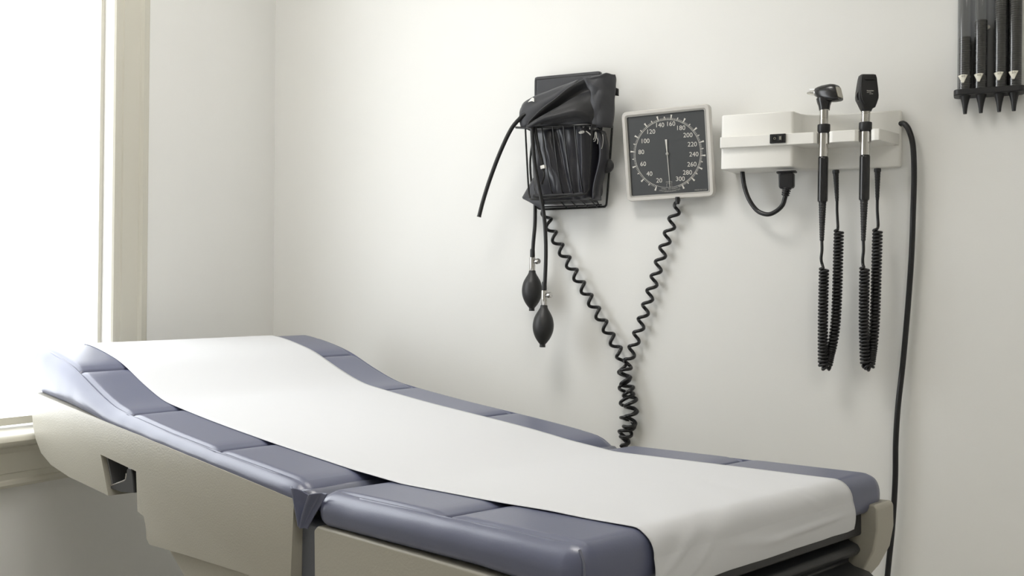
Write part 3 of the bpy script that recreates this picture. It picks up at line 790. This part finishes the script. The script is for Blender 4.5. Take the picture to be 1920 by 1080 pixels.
# ------------------------------------------------------------------ hand instruments
IY = -.076
def zpx(px, py, y=IY): return P(px, py, y).z
def instrument(kind, cx, top, label, cat, name, coilA, coilB, plug, ys):
    (n0, n1, c0, c1_, g0, g1, s1, w1) = ys
    base = P(cx, c1_, IY)
    x = base.x
    o = thing(name, (x, IY, base.z), label, cat)
    lean = (P(cx-4.5, s1, IY).x-P(cx, n0, IY).x)/(zpx(cx, s1)-zpx(cx, n0))
    def at(py): return Vector((x+(zpx(cx, py)-base.z)*lean, IY, zpx(cx, py)))
    def seg(nm, p0, p1, prof, m, sg=28, ang=35, par=None):
        a, b = at(p0), at(p1); L = (b-a).length
        return mk(nm, *lathe([(r, t*L) for r, t in prof], a, (b-a), sg), m, par or o, angle=ang)
    rn = .0098
    seg('neck', n0, n1, [(rn*.92, 0), (rn*1.02, .04), (rn*1.02, .10), (rn*.9, .12), (rn*.9, .17), (rn*1.02, .19), (rn*1.02, .25), (rn*.93, .27), (rn*.93, .66), (rn*.89, .665), (rn*.89, .69), (rn*.93, .695), (rn*.93, 1)], 'chrome')
    seg('collar', c0, c1_, [(.0095, 0), (.0126, .05), (.0130, .14), (.0130, .72), (.0098, 1)], 'blackm')
    hs = seg('handle_sleeve', c1_, g0, [(.0098, 0), (.0098, 1)], 'chrome')
    gr = seg('grip', g0, g1, [(.0090, 0), (.0103, .02), (.0104, .06), (.0104, .97), (.0098, 1)], 'black')
    n = 16; pr = [(.0080, 0)]
    for i in range(n):
        t = i/n; r = .0079-.0035*t
        pr += [(r, t+.01), (r, t+.035), (r-.0007, t+.042), (r-.0007, t+.058)]
    pr.append((.0036, 1))
    seg('strain_relief', g1, s1, pr, 'blackm', 16, 30)
    # cord: straight, coil down, U turn, coil up, straight to the plug under the unit
    a, b, c = coilA; d, e = coilB
    sy = -.062
    lead = [at(s1), at(s1)+Vector((0, 0, -.02)), P(cx-5, (s1+a[1])/2+8, -.074), P(a[0]-3, a[1]-6, -.072)]
    hp = [P(*a, -.070), P(*b, -.066), P(*c, -.062), P(c[0]+2, c[1]+9, -.0585), P(c[0]+6, c[1]+11, -.0545), P(c[0]+10, c[1]+2, -.050), P(*d, -.050), P(*e, -.044)]
    rr = .0080
    spl = spline(hp, 10); LL = sum((q-p).length for p, q in zip(spl, spl[1:]))
    hx = helix(hp, rr, LL/.0072, .003, per=20, bend=(.478 if kind == 'oto' else .478, .016, 120.))
    ends = [P(plug[2]+1.5, plug[3]+48, -.042), P(plug[2], plug[3]+20, -.040), P(plug[2], plug[3], -.040)]
    l1 = spline(lead+[hx[0]], 6)
    l2 = spline([hx[-1]]+ends, 6)
    mk('coiled_cord', *tube(fair(l1[:-1]+hx+l2[1:], 1), .0031, 8), 'cable', o, angle=0)
    pt, pb = P(plug[0], plug[1], -.040), P(plug[2], plug[3], -.040)
    L = (pb-pt).length
    pp = [(.0068, 0), (.0070, .04), (.0070, .10), (.0060, .11)]
    for i in range(9):
        t = .14+i*.09; r = .0058-.0020*(i/9); pp += [(r, t), (r, t+.05), (r-.0005, t+.058), (r-.0005, t+.082)]
    pp.append((.0034, 1))
    mk('cord_plug', *lathe([(r, t*L) for r, t in pp], pt, pb-pt, 16), 'blackm', o, angle=30)
    return o, at
OT, oat = instrument('oto', 1544.5, 0, 'black and chrome otoscope with a silver cone tip on the white wall unit', 'otoscope', 'otoscope',
                     ((1545, 503), (1543, 600), (1543, 676)), ((1567, 600), (1573, 432)), (1567, 319, 1569.5, 377), (197, 235, 233, 250.5, 294, 378, 452, 0))
OP, pat = instrument('oph', 1622.5, 0, 'black and chrome ophthalmoscope with a tall flat head on the white wall unit', 'ophthalmoscope', 'ophthalmoscope',
                     ((1621, 502), (1620, 600), (1622, 676)), ((1640, 600), (1645.5, 431)), (1645.5, 316, 1645, 375), (209, 230, 229, 247.5, 291, 375, 452, 0))

def oto_head():
    c = oat(180); ux = Vector((math.cos(R(22)), -math.sin(R(22)), 0)); uy = Vector((math.sin(R(22)), math.cos(R(22)), 0)); uz = Vector((0, 0, 1))
    m = .00110
    def ring(t, cz, ry, rz, n=24, slant=0, pw=2.4):
        out = []
        for k in range(n):
            a = 2*math.pi*k/n; cc, ss = math.cos(a), math.sin(a)
            yy = math.copysign(abs(cc)**(2/pw), cc)*ry; zz = math.copysign(abs(ss)**(2/pw), ss)*rz
            out.append(c+ux*((t+slant*zz)*m)+uy*(yy*m)+uz*((cz+zz)*m))
        return out
    # t: px units along the barrel, cz: height of the section above py=180
    V, Fc = loft([ring(-17, 9.5, 5.5, 6), ring(-16, 9, 9, 9), ring(-10, 7, 12, 12.5), ring(-2, 5, 14, 15.5), ring(8, 3.5, 15, 17, slant=-.02), ring(18, 2.5, 14.5, 17.5, slant=-.12, pw=3), ring(27, 1.5, 13, 16.5, slant=-.22, pw=3.6), ring(30.5, 1, 11.5, 15, slant=-.24, pw=3.6)])
    H = mk('head', V, Fc, 'black', OT, angle=50)
    mk('head_neck', *loft([[oat(190)+Vector((math.cos(2*math.pi*k/20)*r, math.sin(2*math.pi*k/20)*r, dz)) for k in range(20)] for r, dz in ((.0165, .006), (.0150, -.002), (.0122, -.010), (.0108, -.019), (.0106, oat(198).z-oat(190).z))]), 'black', OT, angle=50)
    nrm = (ux+uz*.24).normalized()
    # viewing lens on the rear face and a side window strip
    cc = c+ux*(31.2*m)+uz*(1.5*m)
    up = (uz-nrm*uz.dot(nrm)).normalized(); sd = nrm.cross(up)
    mk('lens', *loft([[cc+nrm*h+sd*a+up*b for a, b in rrect(.0185, .0235, .003)] for h in (-.002, .0008, .001)]), 'lens', H, angle=30)
    # speculum
    ax = (-ux+uz*.10).normalized(); so = c-ux*(16.5*m)+uz*(9.5*m)
    mk('speculum', *lathe([(.0088, 0), (.0088, .002), (.0062, .006), (.0044, .013), (.0030, .0195), (.0024, .0215), (.0017, .0215), (.0015, .015)], so, ax, 20), 'chrome', H, angle=40)
    mk('speculum_lever', *tube([so+uz*.007+ax*.002, so+uz*.0078+ax*.016], .0008, 6), 'steel', H)
oto_head()

def oph_head():
    c = pat(175); a0 = R(-26); ux = Vector((math.cos(a0), -math.sin(a0), 0)); uy = Vector((math.sin(a0), math.cos(a0), 0)); uz = Vector((0, 0, 1)); m = .00108
    def ring(py, w, d, ox=0, r=3.5):
        z = (175-py)
        return [c+ux*((ox+a)*m)+uy*(b*m)+uz*(z*m) for a, b in rrect(w, d, min(r, w/2-.1, d/2-.1), 4)]
    V, Fc = loft([ring(139.5, 25, 12, 2.5), ring(141, 29, 18, 2.5), ring(147, 31.5, 21, 2.5), ring(158, 34, 23, 2.0), ring(172, 37, 25, 1.5), ring(181, 38.5, 25, 1.5), ring(187, 37.5, 25, 1.5), ring(196, 31, 22, 2.0), ring(203, 26, 19, 2.0), ring(205, 21, 17, 0), ring(210, 18.5, 16.5, 0, 8)])
    H = mk('head', V, Fc, 'blackm', OP, angle=45)
    mk('brow_rest', *xf(rbox(lin(-.0115, .0115, 8), lin(-.002, .002, 2), lin(-.0035, .0035, 4), .0019), Matrix.Translation(c+ux*(4*m)-uy*(11.2*m)+uz*(26*m)) @ Matrix.Rotation(-a0, 4, 'Z')), 'rubber', H)
    # lens wheel with a milled rim on the left flank, and side rib
    mk('lens_wheel', *lathe([(.002, -.003)]+[(.0135, -.003), (.0140, -.002), (.0140, .002), (.0135, .003), (.002, .003)], c-ux*(7.0*m)-uy*(2*m)-uz*(6*m), uy, 40), 'black', H, angle=25)
    mk('side_rib', *tube(spline([c-ux*(12.5*m)-uy*(12.2*m)+uz*(30*m), c-ux*(13.5*m)-uy*(12.6*m)+uz*(4*m), c-ux*(12*m)-uy*(12.6*m)-uz*(14*m), c-ux*(7*m)-uy*(11*m)-uz*(23*m)], 6), .0011, 8), 'blackm', H)
    base = Matrix.Translation(c-uy*(13.0*m)) @ Matrix.Rotation(-a0, 4, 'Z') @ Matrix.Rotation(R(90), 4, 'X')
    mk('print', *merge(xf(text('WelchAllyn', .0031), base @ Matrix.Translation((.0035, .0022, 0))), xf(text('AUTO STEP', .0018), base @ Matrix.Translation((.001, -.0012, 0))),
                       xf(text('COAXIAL', .0018), base @ Matrix.Translation((.0055, -.0042, 0)))), 'ink', H, smooth=False)
    # sight window hidden side
    mk('sight_window', *lathe([(.004, 0), (.004, .001), (.0028, .0012)], c+uy*(12.2*m)+uz*(16*m), uy, 16), 'lens', H)
oph_head()

# ------------------------------------------------------------------ specula dispenser
def dispenser():
    y = -.030
    L0, R0 = P(1793, 165, y), P(1917, 165, y)
    zb = P(1852, 172, y).z; zt = zb+.27
    d = thing('wall_dispenser', ((L0.x+R0.x)/2, 0, zb), 'clear tube rack on the wall with four columns of black ear tips', 'dispenser', rot=(0, R(1.2), 0))
    DI = ROOTM[d.name].inverted()
    def lp(px): return (P(px, 150, y).x-d.location.x)
    mk('back_plate', *box(L0.x-d.location.x+.001, R0.x-d.location.x-.001, -.014, .0, .004, .27), 'tubeback', d, local=True, bevel=.003, smooth=True)
    fl = rrect(R0.x-L0.x+.010, .046, .012)
    mk('flange', *prism([(a+.0, b-.0255) for a, b in fl], -.006, .006, 'z'), 'blackm', d, local=True, bevel=.002, smooth=True)
    mk('top_cap', *prism([(a+.0, b-.0255) for a, b in fl], .268, .282, 'z'), 'blackm', d, local=True, bevel=.002, smooth=True)
    sc = (lp(1851), P(1851, 51, -.016).z-d.location.z)
    mk('screw', *lathe([(.0046, 0), (.0046, .002), (.0030, .0032), (.0016, .0026)], (sc[0], -.014, sc[1]), (0, -1, 0), 16), 'frame', d, local=True)
    for i, (cx, topz) in enumerate(((1808.5, P(1808, 75, y).z), (1838, P(1838, 41, y).z), (1875.5, zt-.02), (1903, zt-.012))):
        x = lp(cx)
        t = mk('tube', *lathe([(.0134, 0), (.0134, .262)], (x, -.029, .005), (0, 0, 1), 28, cap=False), 'tube', d, local=True, angle=60)
        n = max(4, int((topz-zb)/.0045)); pr = [(.003, .006)]
        for k in range(n): pr += [(.0112, .006+k*.0045), (.0118, .007+k*.0045), (.0118, .009+k*.0045), (.0112, .0101+k*.0045)]
        pr.append((.003, pr[-1][1]))
        mk('specula_stack', *lathe(pr, (x, -.029, 0), (0, 0, 1), 24), 'spec', d, local=True, angle=30)
        nx = (.0008, .001, -.002, -.0018)[i]
        mk('nozzle', *lathe([(.0120, .001), (.0115, 0), (.0098, -.004), (.0078, -.010), (.0058, -.019), (.0044, -.028), (.0036, -.0365), (.0034, -.038)], (x+nx, -.029, -.004), (0, 0, 1), 20), 'blackm', d, local=True, angle=40)
        # size label wrapped on the tube front
        rows = []
        for j in range(7):
            w = j/6; z = .036-.0165*w; hw = .0072*(1-w)+.0016
            rows.append([(x-.0035+(u*hw)*1.0, -.029-math.sqrt(max(1e-8, .0140**2-(-.0035+u*hw)**2)), z-.0010*abs(u)) for u in lin(-1, 1, 8)])
        lb = mk('size_label', *grid(rows), 'label', d, local=True, solid=.0005, angle=60, label='small white triangular size label')
        tm = Matrix.Translation((x-.0030, -.0438, .0322)) @ Matrix.Rotation(R(-12), 4, 'Z') @ Matrix.Rotation(R(90), 4, 'X')
        mk('size_number', *xf(text(('4.0', '4.0', '3.0', '2.5')[i], .0058), tm), 'text', lb, local=True, smooth=False)
dispenser()

# ------------------------------------------------------------------ light
w = bpy.data.worlds.new('sky'); S.world = w; w.use_nodes = True
nt = w.node_tree; bg = nt.nodes['Background']; bg.inputs[0].default_value = (.94, .975, 1, 1)
tc = nt.nodes.new('ShaderNodeTexCoord'); dt = nt.nodes.new('ShaderNodeVectorMath'); dt.operation = 'DOT_PRODUCT'
dt.inputs[1].default_value = Vector((-.55, -.78, .25)).normalized()      # hazy bright part of the sky
nt.links.new(tc.outputs['Generated'], dt.inputs[0])
mr = nt.nodes.new('ShaderNodeMapRange'); mr.inputs[1].default_value = .2; mr.inputs[2].default_value = 1; mr.inputs[3].default_value = 5.1; mr.inputs[4].default_value = 5.8; mr.interpolation_type = 'SMOOTHSTEP'
nt.links.new(dt.outputs['Value'], mr.inputs[0]); nt.links.new(mr.outputs[0], bg.inputs[1])
pt = bpy.data.lights.new('window_portal', 'AREA'); pt.shape = 'RECTANGLE'; pt.size = WZ1-WZ0; pt.size_y = abs(WY1-WY0)
po = bpy.data.objects.new('window_portal', pt); COL.objects.link(po)
po.location = (-.075, (WY0+WY1)/2, (WZ0+WZ1)/2); po.rotation_euler = (0, R(-90), 0)
pt.cycles.is_portal = True

S.view_settings.view_transform = 'Standard'; S.view_settings.look = 'None'; S.view_settings.gamma = 1; S.view_settings.use_curve_mapping = False
S.view_settings.exposure = 0.0
S.cycles.use_denoising = True
S.cycles.max_bounces = 14; S.cycles.diffuse_bounces = 8; S.cycles.transparent_max_bounces = 16
